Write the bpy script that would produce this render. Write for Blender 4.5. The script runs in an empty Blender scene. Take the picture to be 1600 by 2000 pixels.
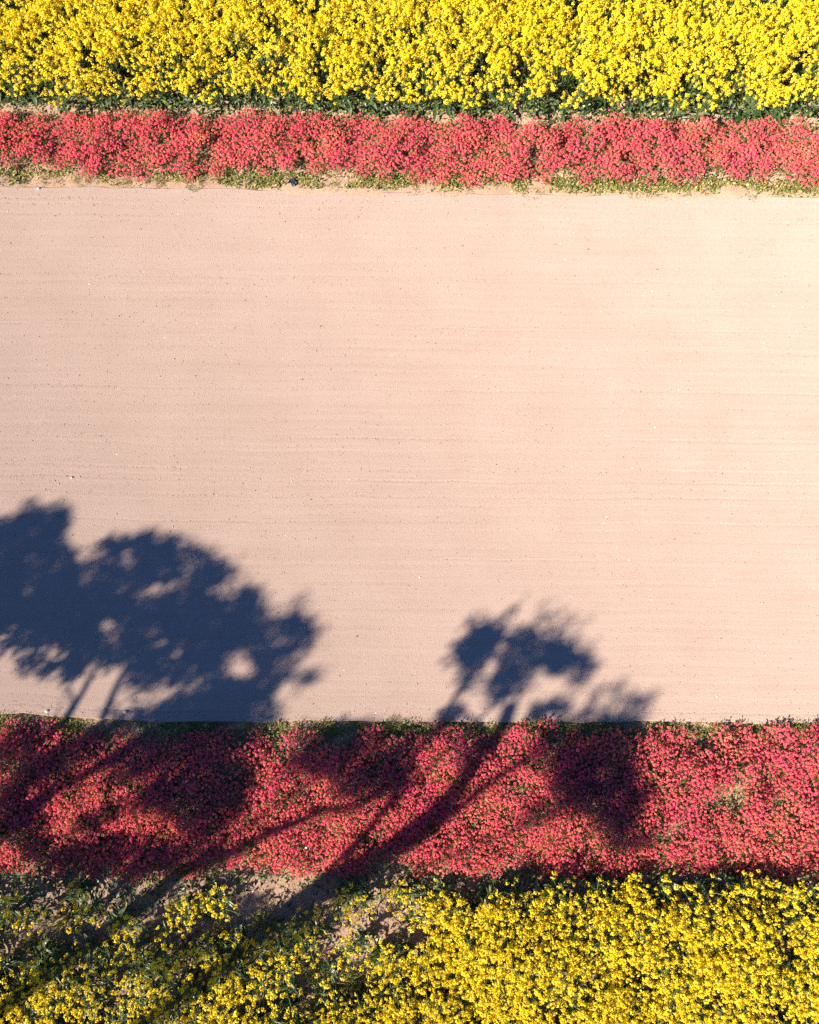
import bpy, math, random
import numpy as np
from mathutils import Vector, Matrix

random.seed(7)
RNG = np.random.default_rng(11)
C = bpy.context.scene.collection
scene = bpy.context.scene

# ------------------------------------------------------------------ camera
H = 9.0                                   # drone height above the road, metres
PITCH = math.radians(8.5)
FPX = 1600 * 30.0 / 36.0                  # focal length in pixels of the 1600 px wide photograph
cam_data = bpy.data.cameras.new('camera')
cam_data.sensor_fit = 'HORIZONTAL'
cam_data.sensor_width = 36.0
cam_data.lens = 30.0
cam_data.clip_start = 0.1
cam_data.clip_end = 2000.0
cam = bpy.data.objects.new('camera', cam_data)
cam.location = (0, 0, H)
cam.rotation_euler = (PITCH, 0, 0)
C.objects.link(cam)
scene.camera = cam

# ------------------------------------------------------------------ sky, sun, exposure
SUN_ELEV = math.radians(35.0)
SHADOW_AZ = math.radians(34.0)            # shadows run this way over the ground, from +X towards +Y
TO_SUN = np.array([-math.cos(SUN_ELEV) * math.cos(SHADOW_AZ),
                   -math.cos(SUN_ELEV) * math.sin(SHADOW_AZ),
                   math.sin(SUN_ELEV)])
world = bpy.data.worlds.new('World')
scene.world = world
world.use_nodes = True
wn = world.node_tree
bg = wn.nodes['Background']
sky = wn.nodes.new('ShaderNodeTexSky')
sky.sky_type = 'NISHITA'
sky.sun_disc = False
sky.sun_elevation = SUN_ELEV
sky.sun_rotation = math.atan2(TO_SUN[0], TO_SUN[1])
sky.air_density = 0.8
sky.dust_density = 0.0
sky.ozone_density = 10.0
wn.links.new(sky.outputs['Color'], bg.inputs['Color'])
bg.inputs['Strength'].default_value = 0.05

sun_data = bpy.data.lights.new('sun', 'SUN')
sun_data.energy = 5.0
sun_data.angle = math.radians(0.75)
sun_data.color = (1.0, 0.85, 0.64)
sun = bpy.data.objects.new('sun', sun_data)
sun.rotation_euler = Vector(-TO_SUN).to_track_quat('-Z', 'Y').to_euler()
sun.location = (-20, -18, 20)
C.objects.link(sun)

vs = scene.view_settings
vs.view_transform = 'Standard'
vs.look = 'None'
vs.gamma = 1.0
vs.use_curve_mapping = False
vs.exposure = 1.58
scene.cycles.max_bounces = 6
scene.cycles.use_denoising = False
scene.cycles.transparent_max_bounces = 4

# ------------------------------------------------------------------ helpers
CP, SP = math.cos(PITCH), math.sin(PITCH)


def ground(px, py, z=0.0):
    """survey point: where a point seen in the photograph lies on the level z, in metres"""
    px = np.asarray(px, float); py = np.asarray(py, float)
    u = (px - 800) / FPX
    v = (1000 - py) / FPX
    t = (H - z) / (CP - v * SP)
    return np.stack([u * t, (SP + v * CP) * t, np.zeros_like(t) + z], -1)


def project(P):
    P = np.asarray(P, float)
    d = P - np.array([0, 0, H])
    fw = d[..., 1] * SP - d[..., 2] * CP
    up = d[..., 1] * CP + d[..., 2] * SP
    return 800 + FPX * d[..., 0] / fw, 1000 - FPX * up / fw


def edge(pts, z=0.0):
    """polyline in survey points -> y(x) on the ground, extended level beyond its ends"""
    w = ground([p[0] for p in pts], [p[1] for p in pts], z)
    xs, ys = w[:, 0], w[:, 1]
    o = np.argsort(xs)
    xs, ys = xs[o], ys[o]
    return lambda x: np.interp(x, xs, ys)


_perm = RNG.random((64, 64))


def vnoise(x, y, cell):
    """smooth value noise 0..1"""
    x = np.asarray(x, float) / cell; y = np.asarray(y, float) / cell
    xi = np.floor(x).astype(int); yi = np.floor(y).astype(int)
    fx = x - xi; fy = y - yi
    fx = fx * fx * (3 - 2 * fx); fy = fy * fy * (3 - 2 * fy)
    g = lambda a, b: _perm[a % 64, b % 64]
    return ((g(xi, yi) * (1 - fx) + g(xi + 1, yi) * fx) * (1 - fy)
            + (g(xi, yi + 1) * (1 - fx) + g(xi + 1, yi + 1) * fx) * fy)


def make_mesh(name, V, F, mats, midx=None, smooth=False):
    V = np.ascontiguousarray(V, np.float32); F = np.ascontiguousarray(F, np.int32)
    k = F.shape[1]
    me = bpy.data.meshes.new(name)
    me.vertices.add(len(V)); me.vertices.foreach_set('co', V.ravel())
    me.loops.add(F.size); me.loops.foreach_set('vertex_index', F.ravel())
    me.polygons.add(len(F))
    me.polygons.foreach_set('loop_start', np.arange(0, F.size, k, dtype=np.int32))
    for m in mats:
        me.materials.append(m)
    if midx is not None:
        me.polygons.foreach_set('material_index', np.ascontiguousarray(midx, np.int32))
    me.polygons.foreach_set('use_smooth', np.full(len(F), smooth))
    me.update(calc_edges=True)
    me.validate()
    return me


def link(name, data, parent=None, **props):
    o = bpy.data.objects.new(name, data)
    C.objects.link(o)
    if parent is not None:
        o.parent = parent
    for k, v in props.items():
        o[k] = v
    return o


class Geo:
    """collects triangles"""
    def __init__(self):
        self.V = []; self.T = []; self.M = []; self.n = 0

    def add(self, V, T, m=0):
        V = np.asarray(V, float).reshape(-1, 3); T = np.asarray(T, int).reshape(-1, 3)
        self.V.append(V); self.T.append(T + self.n); self.M.append(np.full(len(T), m))
        self.n += len(V)

    def arrays(self):
        return np.concatenate(self.V), np.concatenate(self.T), np.concatenate(self.M)

    def mesh(self, name, mats, smooth=False):
        V, T, M = self.arrays()
        return make_mesh(name, V, T, mats, M, smooth)

    def tube(self, P, R, sides=4, m=0):
        P = np.asarray(P, float); R = np.asarray(R, float)
        V = []
        for i in range(len(P)):
            d = P[min(i + 1, len(P) - 1)] - P[max(i - 1, 0)]
            d = d / (np.linalg.norm(d) + 1e-9)
            a = np.cross(d, [0.31, 0.92, 0.17]); a /= np.linalg.norm(a) + 1e-9
            b = np.cross(d, a)
            for s in range(sides):
                t = 2 * math.pi * s / sides
                V.append(P[i] + R[i] * (math.cos(t) * a + math.sin(t) * b))
        T = []
        for i in range(len(P) - 1):
            for s in range(sides):
                a0 = i * sides + s; b0 = i * sides + (s + 1) % sides
                T += [(a0, b0, b0 + sides), (a0, b0 + sides, a0 + sides)]
        self.add(V, T, m)


def frame(n, roll=0.0):
    """rotation whose z axis is n"""
    n = np.asarray(n, float); n = n / np.linalg.norm(n)
    a = np.cross(n, [0.0, 1.0, 0.13]) if abs(n[1]) < 0.9 else np.cross(n, [1.0, 0, 0.1])
    a /= np.linalg.norm(a)
    b = np.cross(n, a)
    c, s = math.cos(roll), math.sin(roll)
    return np.stack([a * c + b * s, -a * s + b * c, n], 1)


def mat4(R, p, s=1.0):
    m = np.eye(4); m[:3, :3] = np.asarray(R) * s; m[:3, 3] = p
    return m


# ------------------------------------------------------------------ materials
def new_mat(name):
    m = bpy.data.materials.new(name); m.use_nodes = True
    nt = m.node_tree
    return m, nt, nt.nodes['Principled BSDF'], nt.nodes['Material Output']


def rnd_value(nt):
    """a random number for every loose piece of a mesh and every object"""
    g = nt.nodes.new('ShaderNodeNewGeometry')
    oi = nt.nodes.new('ShaderNodeObjectInfo')
    a = nt.nodes.new('ShaderNodeMath'); a.operation = 'ADD'
    nt.links.new(g.outputs['Random Per Island'], a.inputs[0]); nt.links.new(oi.outputs['Random'], a.inputs[1])
    f = nt.nodes.new('ShaderNodeMath'); f.operation = 'FRACT'
    nt.links.new(a.outputs[0], f.inputs[0])
    return f.outputs[0], g


def ramp(nt, fac, stops):
    r = nt.nodes.new('ShaderNodeValToRGB')
    els = r.color_ramp.elements
    while len(els) < len(stops):
        els.new(0.5)
    for e, (p, c) in zip(els, stops):
        e.position = p; e.color = (*c, 1)
    nt.links.new(fac, r.inputs['Fac'])
    return r.outputs['Color']


def plant_mat(name, stops, rough=0.6, spec=0.3, transl=0.3, patch=None):
    m, nt, p, out = new_mat(name)
    fac, g = rnd_value(nt)
    if patch:
        nz = nt.nodes.new('ShaderNodeTexNoise'); nz.inputs['Scale'].default_value = patch
        nt.links.new(g.outputs['Position'], nz.inputs['Vector'])
        mx = nt.nodes.new('ShaderNodeMath'); mx.operation = 'MULTIPLY_ADD'
        nt.links.new(nz.outputs['Fac'], mx.inputs[0]); mx.inputs[1].default_value = 0.9
        sub = nt.nodes.new('ShaderNodeMath'); sub.operation = 'MULTIPLY_ADD'
        nt.links.new(fac, sub.inputs[0]); sub.inputs[1].default_value = 0.6; sub.inputs[2].default_value = -0.25
        nt.links.new(sub.outputs[0], mx.inputs[2])
        fac = mx.outputs[0]
    col = ramp(nt, fac, stops)
    nt.links.new(col, p.inputs['Base Color'])
    p.inputs['Roughness'].default_value = rough
    p.inputs['Specular IOR Level'].default_value = spec
    p.inputs['Diffuse Roughness'].default_value = 0.35
    if transl > 0:
        tr = nt.nodes.new('ShaderNodeBsdfTranslucent')
        nt.links.new(col, tr.inputs['Color'])
        mx = nt.nodes.new('ShaderNodeMixShader'); mx.inputs[0].default_value = transl
        nt.links.new(p.outputs[0], mx.inputs[1]); nt.links.new(tr.outputs[0], mx.inputs[2])
        nt.links.new(mx.outputs[0], out.inputs['Surface'])
    return m


def soil_mat(name, lo, hi, scale, bump=0.4, bump_scale=90, rough_diff=0.7, grain=True):
    m, nt, p, out = new_mat(name)
    g = nt.nodes.new('ShaderNodeNewGeometry')
    n1 = nt.nodes.new('ShaderNodeTexNoise'); n1.inputs['Scale'].default_value = scale; n1.inputs['Detail'].default_value = 6
    n2 = nt.nodes.new('ShaderNodeTexNoise'); n2.inputs['Scale'].default_value = bump_scale; n2.inputs['Detail'].default_value = 4
    mp = nt.nodes.new('ShaderNodeMapping'); mp.inputs['Scale'].default_value = (0.03, 1.0, 1.0)
    nt.links.new(g.outputs['Position'], mp.inputs['Vector'])
    n3 = nt.nodes.new('ShaderNodeTexNoise'); n3.inputs['Scale'].default_value = 7.0; n3.inputs['Detail'].default_value = 5
    nt.links.new(mp.outputs[0], n3.inputs['Vector'])
    for n in (n1, n2):
        nt.links.new(g.outputs['Position'], n.inputs['Vector'])
    a = nt.nodes.new('ShaderNodeMath'); a.operation = 'MULTIPLY_ADD'
    nt.links.new(n1.outputs['Fac'], a.inputs[0]); a.inputs[1].default_value = 0.2
    b = nt.nodes.new('ShaderNodeMath'); b.operation = 'MULTIPLY_ADD'
    nt.links.new(n2.outputs['Fac'], b.inputs[0]); b.inputs[1].default_value = 0.75 if grain else 0.1
    c = nt.nodes.new('ShaderNodeMath'); c.operation = 'MULTIPLY'
    nt.links.new(n3.outputs['Fac'], c.inputs[0]); c.inputs[1].default_value = 0.17
    nt.links.new(c.outputs[0], b.inputs[2]); nt.links.new(b.outputs[0], a.inputs[2])
    col = ramp(nt, a.outputs[0], [(0.33, lo), (0.80, hi)])
    nt.links.new(col, p.inputs['Base Color'])
    p.inputs['Roughness'].default_value = 1.0
    p.inputs['Specular IOR Level'].default_value = 0.1
    p.inputs['Diffuse Roughness'].default_value = rough_diff
    bp = nt.nodes.new('ShaderNodeBump'); bp.inputs['Strength'].default_value = bump; bp.inputs['Distance'].default_value = 0.01
    nt.links.new(n2.outputs['Fac'], bp.inputs['Height'])
    nt.links.new(bp.outputs[0], p.inputs['Normal'])
    return m


M_SAND = soil_mat('pale compacted sand', (0.322, 0.241, 0.214), (0.468, 0.374, 0.355), 1.3, 1.0, 85, 0.76)
M_SOIL = soil_mat('orange brown soil', (0.30, 0.195, 0.14), (0.47, 0.35, 0.29), 5.0, 0.8, 45, 0.6)
M_PEBBLE = plant_mat('sandy pebbles', [(0.0, (0.15, 0.09, 0.06)), (0.06, (0.24, 0.165, 0.12)), (0.5, (0.34, 0.265, 0.24)),
                                       (0.97, (0.43, 0.36, 0.345)), (1.0, (0.75, 0.73, 0.72))], 0.9, 0.1, 0)
M_PEBBLE.node_tree.nodes['Principled BSDF'].inputs['Diffuse Roughness'].default_value = 0.78
M_YEL = plant_mat('yellow petals', [(0.0, (0.66, 0.46, 0.012)), (0.12, (0.84, 0.60, 0.008)), (0.55, (0.90, 0.74, 0.02)), (0.9, (0.92, 0.82, 0.07)), (1.0, (0.90, 0.84, 0.16))], 0.6, 0.2, 0.36)
M_BUD = plant_mat('green yellow buds', [(0.0, (0.35, 0.33, 0.02)), (1.0, (0.55, 0.45, 0.03))], 0.6, 0.2, 0.2)
M_RLEAF = plant_mat('blue green leaves', [(0.0, (0.018, 0.045, 0.014)), (0.6, (0.048, 0.092, 0.032)), (1.0, (0.13, 0.18, 0.095))], 0.42, 0.5, 0.12)
M_RSTEM = plant_mat('pale green stems', [(0.0, (0.06, 0.11, 0.03)), (1.0, (0.14, 0.19, 0.06))], 0.5, 0.4, 0)
M_PINK = plant_mat('coral pink petals', [(0.0, (0.62, 0.24, 0.13)), (0.08, (0.84, 0.33, 0.22)), (0.32, (0.785, 0.145, 0.165)), (0.65, (0.755, 0.108, 0.183)), (1.0, (0.70, 0.08, 0.255))],
                   0.7, 0.15, 0.3, patch=1.6)
M_PLEAF = plant_mat('olive green leaves', [(0.0, (0.05, 0.070, 0.014)), (0.6, (0.13, 0.145, 0.03)), (1.0, (0.28, 0.21, 0.06))], 0.6, 0.3, 0.25)
M_GRASS = plant_mat('green grass blades', [(0.0, (0.07, 0.12, 0.02)), (0.6, (0.18, 0.23, 0.045)), (1.0, (0.38, 0.32, 0.12))], 0.6, 0.3, 0.25)
M_STRAW = plant_mat('dry straw', [(0.0, (0.34, 0.24, 0.10)), (1.0, (0.58, 0.43, 0.22))], 0.7, 0.2, 0.1)
M_BARK = plant_mat('grey brown bark', [(0.0, (0.12, 0.09, 0.07)), (1.0, (0.17, 0.13, 0.10))], 0.9, 0.1, 0)
M_TLEAF = plant_mat('dark tree leaves', [(0.0, (0.035, 0.075, 0.015)), (1.0, (0.09, 0.13, 0.03))], 0.5, 0.4, 0.12)

# ------------------------------------------------------------------ the setting: bed and road edges
XL = 7.1
road_top = edge([(-300, 356), (0, 362), (200, 366), (450, 368), (700, 374), (1000, 379), (1300, 382), (1600, 385), (1900, 389)])
road_bot = edge([(-300, 1392), (0, 1394), (60, 1396), (160, 1401), (240, 1407), (400, 1409), (560, 1409), (800, 1410), (1100, 1410), (1350, 1411), (1600, 1414), (1900, 1418)])
up_pink_bot = edge([(-300, 318), (0, 322), (60, 330), (110, 328), (160, 342), (300, 340), (450, 346), (520, 338), (600, 338), (640, 345), (750, 352), (850, 350), (930, 358), (1050, 352), (1150, 356), (1250, 362), (1400, 352), (1500, 360), (1600, 358), (1900, 360)], 0.05)
up_pink_top = edge([(-300, 203), (0, 211), (60, 213), (160, 205), (350, 213), (600, 215), (740, 209), (880, 217), (1060, 225), (1240, 219), (1300, 229), (1500, 225), (1600, 227), (1900, 231)], 0.17)
rape_front = edge([(-300, 208), (0, 216), (100, 220), (400, 228), (800, 234), (1200, 240), (1600, 244), (1900, 248)], 0.0)
low_pink_top = edge([(-300, 1410), (0, 1413), (100, 1419), (200, 1429), (300, 1435), (420, 1423), (500, 1431), (600, 1429), (700, 1427), (900, 1425), (1100, 1419), (1250, 1421), (1340, 1415), (1440, 1423), (1500, 1415), (1600, 1415), (1900, 1417)], 0.12)
low_pink_bot = edge([(-300, 1722), (0, 1716), (60, 1718), (250, 1724), (420, 1720), (600, 1728), (760, 1718), (900, 1722), (1100, 1724), (1300, 1716), (1500, 1724), (1600, 1718), (1900, 1718)], 0.17)

# ground: one sheet to the horizon, finely divided where the camera looks
core = np.arange(-8.4, 8.41, 0.07)
far = np.array([8.8, 9.6, 11, 14, 20, 32, 60, 120, 260, 600.0])
gx = np.concatenate([-far[::-1], core, far]); gy = gx.copy()
GX, GY = np.meshgrid(gx, gy)
lump = (vnoise(GX, GY, 0.55) - 0.5) * 0.05 + (vnoise(GX + 9, GY + 3, 0.16) - 0.5) * 0.035 + (vnoise(GX + 5, GY + 31, 0.075) - 0.5) * 0.022
inside = (np.abs(GX) < 8.3) & (np.abs(GY) < 8.3)
under = (GY < road_top(GX) - 0.12) & (GY > road_bot(GX) + 0.12)
spill = 0.034 * np.clip(1 - np.abs(GY - road_top(GX) - 0.02) / 0.16, 0, 1)      # sand pushed against the upper road edge
GZ = np.where(inside, np.where(under, -0.09, -0.035 + lump + spill), -0.05)
nx = len(gx)
ii, jj = np.meshgrid(np.arange(nx - 1), np.arange(nx - 1))
a = (jj * nx + ii).ravel()
link('ground', make_mesh('ground', np.stack([GX, GY, GZ], -1).reshape(-1, 3), np.stack([a, a + 1, a + nx + 1, a + nx], 1), [M_SOIL], smooth=True), kind='structure')


def ground_z(x, y):
    return -0.035 + (vnoise(x, y, 0.55) - 0.5) * 0.05 + (vnoise(x + 9, y + 3, 0.16) - 0.5) * 0.035


# road: a raked sand carriageway standing a few centimetres above the verges
nrow, ncol = 600, 95
xs = np.linspace(-XL - 3, XL + 3, ncol)
ts = np.linspace(0, 1, nrow)
RX, RT = np.meshgrid(xs, ts)
wob_t = (vnoise(xs, xs * 0 + 2, 0.35) - 0.5) * 0.05 + (vnoise(xs, xs * 0 + 9, 0.13) - 0.5) * 0.02
wob_b = (vnoise(xs, xs * 0 + 5, 0.45) - 0.5) * 0.04 + (vnoise(xs, xs * 0 + 7, 0.13) - 0.5) * 0.02
yt, yb = road_top(xs) + wob_t, road_bot(xs) + wob_b
RY = yb[None, :] * (1 - RT) + yt[None, :] * RT
LINES = np.array([ground(800, y)[1] for y in (1388, 1090, 1018, 968, 938, 915, 855, 760, 640, 545, 425, 405, 395)])
rz = np.zeros_like(RX)
base_y = (RY - yb[None, :]) / (yt - yb)[None, :] * (yt.mean() - yb.mean()) + yb.mean()
rg = np.random.default_rng(5)
for k in range(120):
    if k < len(LINES):
        yc, dep, wd = LINES[k], 0.0042, 0.011
    else:
        yc, dep, wd = rg.uniform(yb.mean(), yt.mean()), rg.uniform(0.0004, 0.0014), rg.uniform(0.008, 0.02)
    amp = np.clip((vnoise(RX + k * 3.7, RY * 0 + k * 1.3, 1.7) - 0.25) * 1.7, 0, 1.2)
    d = (base_y - yc) / wd
    rz += amp * dep * (-np.exp(-d * d) + 0.6 * np.exp(-(d - 1.8) ** 2))
rz += (vnoise(RX, RY, 1.6) - 0.5) * 0.006 + 0.0006 * np.sin(base_y * 2 * math.pi / 0.115 + 2 * vnoise(RX, RY * 0, 6.0)) * (0.4 + vnoise(RX + 4, RY, 1.1))
rz += (np.random.default_rng(3).random(RX.shape) - 0.5) * 0.0025
a = (np.arange(nrow - 1)[:, None] * ncol + np.arange(ncol - 1)[None, :]).ravel()
V = np.stack([RX, RY, rz], -1).reshape(-1, 3)
F = np.stack([a, a + 1, a + ncol + 1, a + ncol], 1)
n0 = len(V)
topv = V[-ncol:].copy(); topv[:, 2] = -0.12; topv[:, 1] += 0.03
botv = V[:ncol].copy(); botv[:, 2] = -0.12; botv[:, 1] -= 0.02
i = np.arange(ncol - 1)
tp = n0 - ncol + i
F = np.concatenate([F, np.stack([tp, tp + 1, n0 + i + 1, n0 + i], 1), np.stack([n0 + ncol + i, n0 + ncol + i + 1, i + 1, i], 1)])
link('road', make_mesh('road', np.concatenate([V, topv, botv]), F, [M_SAND], smooth=True), kind='structure')


def road_z(x, y):
    return (vnoise(x, y, 1.6) - 0.5) * 0.006


# ------------------------------------------------------------------ loose grit on the road and clods on the verges
OCT = np.array([(1, 0, 0), (-1, 0, 0), (0, 1, 0), (0, -1, 0), (0, 0, 1), (0, 0, -1)], float)
OCT_T = np.array([(0, 2, 4), (2, 1, 4), (1, 3, 4), (3, 0, 4), (2, 0, 5), (1, 2, 5), (3, 1, 5), (0, 3, 5)])


def scatter_stones(pos, size, rng, flat=0.6):
    n = len(pos)
    V = OCT[None, :5] * (size[:, None, None] * rng.uniform(0.6, 1.25, (n, 5, 1)))      # the half above the ground
    V = V + rng.normal(0, 0.15, (n, 5, 3)) * size[:, None, None]
    V[..., 2] *= flat
    an = rng.uniform(0, 6.28, n); c, s = np.cos(an)[:, None], np.sin(an)[:, None]
    x = V[..., 0] * c - V[..., 1] * s; y = V[..., 0] * s + V[..., 1] * c
    V = np.stack([x, y, V[..., 2]], -1) + pos[:, None, :]
    T = OCT_T[None, :4] + (np.arange(n) * 5)[:, None, None]
    return V.reshape(-1, 3), T.reshape(-1, 3)


r = np.random.default_rng(21)
n = 75000
sx = r.uniform(-XL, XL, n)
st = r.random(n)
k = n // 8
ln = LINES[r.integers(0, len(LINES), k)]
sy = road_bot(sx) * (1 - st) + road_top(sx) * st
sy[:k] = ln + r.normal(0, 0.02, k) + (road_bot(sx[:k]) - road_bot(0.0)) * 0.7
near_edge = r.random(n) < 0.06
sy = np.where(near_edge, np.where(r.random(n) < 0.5, road_bot(sx) + np.abs(r.normal(0, 0.12, n)), road_top(sx) - np.abs(r.normal(0, 0.12, n))), sy)
size = np.clip(r.lognormal(math.log(0.0040), 0.5, n), 0.002, 0.016)
V, T = scatter_stones(np.stack([sx, sy, road_z(sx, sy) - size * 0.05], -1), size, r)
link('gravel', make_mesh('gravel', V, T, [M_PEBBLE]), kind='stuff', label='fine sandy grit scattered over the raked pale road', category='gravel')

n = 7000
sx = r.uniform(-XL, XL, n)
side = r.integers(0, 3, n)
q = r.random(n)
b0 = ground(0, 1712)[1]
sy = np.where(side == 0, road_top(sx) + q * (up_pink_bot(sx) + 0.12 - road_top(sx)),
              np.where(side == 1, road_bot(sx) - q * (road_bot(sx) - low_pink_top(sx) + 0.1), b0 - q * 2.6))
size = np.clip(r.lognormal(math.log(0.011), 0.5, n), 0.004, 0.04)
BARE_M = [ground(*e) for e in ((545, 1755), (745, 1800), (640, 1775), (150, 1818), (330, 1805), (480, 1790))]
for c_ in BARE_M:
    m_ = 420
    sx = np.concatenate([sx, c_[0] + r.normal(0, 0.36, m_)]); sy = np.concatenate([sy, c_[1] + r.normal(0, 0.16, m_)])
    size = np.concatenate([size, np.clip(r.lognormal(math.log(0.010), 0.6, m_), 0.004, 0.045)])
V, T = scatter_stones(np.stack([sx, sy, ground_z(sx, sy)], -1), size, r, 0.75)
link('soil_clods', make_mesh('soil_clods', V, T, [M_SOIL]), kind='stuff', label='crumbly orange soil clods along the verges and bare patches', category='soil')


# ------------------------------------------------------------------ plant prototypes
def leaf_geo(length, width, droop, fold, wavy, seed, segs=2):
    rr = random.Random(seed)
    g = Geo(); V = []; T = []
    for i in range(segs + 1):
        t = i / segs
        w = width * (math.sin(math.pi * min(1, 0.12 + 0.82 * t)) ** 0.8) * (0.5 if i == segs else 1)
        z = length * (0.28 * t - droop * t * t) + rr.uniform(-1, 1) * wavy
        y = length * t
        V += [(-w / 2, y, z + fold * w + rr.uniform(-1, 1) * wavy), (0, y, z), (w / 2, y, z + fold * w + rr.uniform(-1, 1) * wavy)]
    for i in range(segs):
        for s in (0, 1):
            a0 = i * 3 + s
            T += [(a0, a0 + 1, a0 + 4), (a0, a0 + 4, a0 + 3)]
    g.add(V, T)
    return g


def floret(g, p, n, size, rr, m):
    """a small flower as one cupped four-cornered piece"""
    R = frame(n, rr.uniform(0, 3.14))
    a, b, up = R[:, 0], R[:, 1], R[:, 2]
    L, W = size * rr.uniform(0.85, 1.15), size * rr.uniform(0.6, 0.95)
    g.add([p - a * L + up * size * 0.3, p - b * W, p + a * L + up * size * 0.3, p + b * W], [(0, 1, 3), (1, 2, 3)], m)


def rape_head(seed, n, rad, tall):
    """a raceme: buds at the tip, open flowers round it, a few lower ones strung along the stalk"""
    rr = random.Random(seed); g = Geo()
    for i in range(n):
        th = math.acos(1 - 1.3 * (i + 0.5) / n); ph = i * 2.39996 + rr.uniform(-0.6, 0.6)
        d = np.array([math.sin(th) * math.cos(ph), math.sin(th) * math.sin(ph), math.cos(th)])
        p = d * rad * rr.uniform(0.35, 1.45); p[2] = p[2] * tall - rad * 0.15
        floret(g, p, d + np.array([rr.uniform(-0.5, 0.5), rr.uniform(-0.5, 0.5), 0.35]), 0.0118 * rr.uniform(0.6, 1.3), rr, 0)
    for i in range(2):
        ph = rr.uniform(0, 6.28); d = np.array([math.cos(ph), math.sin(ph), 0.3])
        floret(g, d * rad * 0.9 - np.array([0, 0, rad * rr.uniform(0.5, 1.1)]), d, 0.009, rr, 0)
    z = rad * tall * 0.8
    g.add([(0.008, 0, z), (-0.005, 0.007, z), (-0.005, -0.007, z), (0, 0, z + 0.012)], [(0, 1, 3), (1, 2, 3), (2, 0, 3)], 1)
    return g


MESH = {}          # key -> (V, T, M, material list, bpy mesh)


def reg(key, geo, mats, name):
    V, T, M = geo.arrays()
    MESH[key] = (V, T, M, mats, make_mesh(name, V, T, mats, M))


for s in range(4):
    reg('head%d' % s, rape_head(s, 10 + 2 * s, 0.0185 + 0.0025 * s, 0.7 + 0.3 * s), [M_YEL, M_BUD], 'flower_head')
    reg('uhead%d' % s, rape_head(40 + s, 10 + 2 * s, 0.020 + 0.002 * s, 0.5 + 0.2 * s), [M_YEL, M_BUD], 'flower_head')
for s in range(3):
    reg('leaf%d' % s, leaf_geo(0.11 + 0.025 * s, 0.042 + 0.007 * s, 0.3 + 0.12 * s, 0.22, 0.008, s), [M_RLEAF], 'leaf')
    reg('small%d' % s, leaf_geo(0.08 + 0.015 * s, 0.02, 0.2 + 0.1 * s, 0.25, 0.004, 10 + s), [M_RLEAF], 'leaf')


def rape_plant(key, seed, hgt, nheads, spread, headset, nleaf, lsc=1.0):
    """list of (part name, mesh key, 4x4)"""
    rr = random.Random(seed)
    parts = []
    g = Geo()
    lean = np.array([rr.uniform(-0.05, 0.05), rr.uniform(-0.05, 0.05), 0])
    def spine(t):
        return lean * t * t + np.array([0, 0, hgt * t])
    g.tube([spine(t) for t in (0, 0.4, 0.8, 0.97)], [0.007, 0.006, 0.004, 0.0025], 3)
    tips = [(spine(0.97), np.array([0, 0, 1.0]))]
    for b in range(nheads - 1):
        t0 = rr.uniform(0.35, 0.8); ph = b * 2.4 + rr.uniform(-0.5, 0.5)
        d = np.array([math.cos(ph), math.sin(ph), 0])
        s = spread * math.sqrt(rr.uniform(0.08, 1.2))
        p0 = spine(t0)
        ztop = hgt * rr.uniform(0.78, 1.03)
        p2 = lean * 0.8 + d * s + np.array([0, 0, max(ztop, p0[2] + 0.08)])
        p1 = p0 * 0.45 + p2 * 0.55 + d * s * 0.25 - np.array([0, 0, 0.03])
        w = np.array([-d[1], d[0], 0.0]) * 0.003
        g.add([p0 - w, p0 + w, p1 + w, p1 - w, p2 + w * 0.7, p2 - w * 0.7], [(0, 1, 2), (0, 2, 3), (3, 2, 4), (3, 4, 5)])
        tips.append((p2, (p2 - p1) / np.linalg.norm(p2 - p1)))
    reg(key + 'stem', g, [M_RSTEM], 'stem')
    parts.append(('stem', key + 'stem', np.eye(4)))
    for p, d in tips:
        parts.append(('flower_head', '%s%d' % (headset, rr.randrange(4)), mat4(frame(d + np.array([0, 0, 0.8]), rr.uniform(0, 6)), p, rr.uniform(0.65, 1.2))))
    for k in range(nleaf):
        low = k < nleaf * 0.6
        ph = k * 2.1 + rr.uniform(-0.6, 0.6)
        z = hgt * (rr.uniform(0.12, 0.5) if low else rr.uniform(0.5, 0.82))
        c, s = math.cos(ph), math.sin(ph)
        tilt = rr.uniform(-0.1, 0.7)
        Rz = np.array([[c, -s, 0], [s, c, 0], [0, 0, 1.0]])
        Rx = np.array([[1, 0, 0], [0, math.cos(tilt), -math.sin(tilt)], [0, math.sin(tilt), math.cos(tilt)]])
        off = spine(z / hgt)
        parts.append(('leaf', ('leaf%d' if low else 'small%d') % rr.randrange(3), mat4(Rz @ Rx, off, (rr.uniform(0.75, 1.25) if low else rr.uniform(0.8, 1.4)) * lsc)))
    return parts


RAPE_TALL = [rape_plant('rt%d' % i, 100 + i, 0.80, 17 + i % 5, 0.155, 'head', 11) for i in range(6)]
RAPE_LOW = [rape_plant('rl%d' % i, 200 + i, 0.50, 15 + i % 5, 0.17, 'uhead', 10) for i in range(6)]
RAPE_LEAFY = [rape_plant('rf%d' % i, 300 + i, 0.42, 7 + i % 4, 0.15, 'uhead', 15, 1.0) for i in range(4)]


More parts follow.
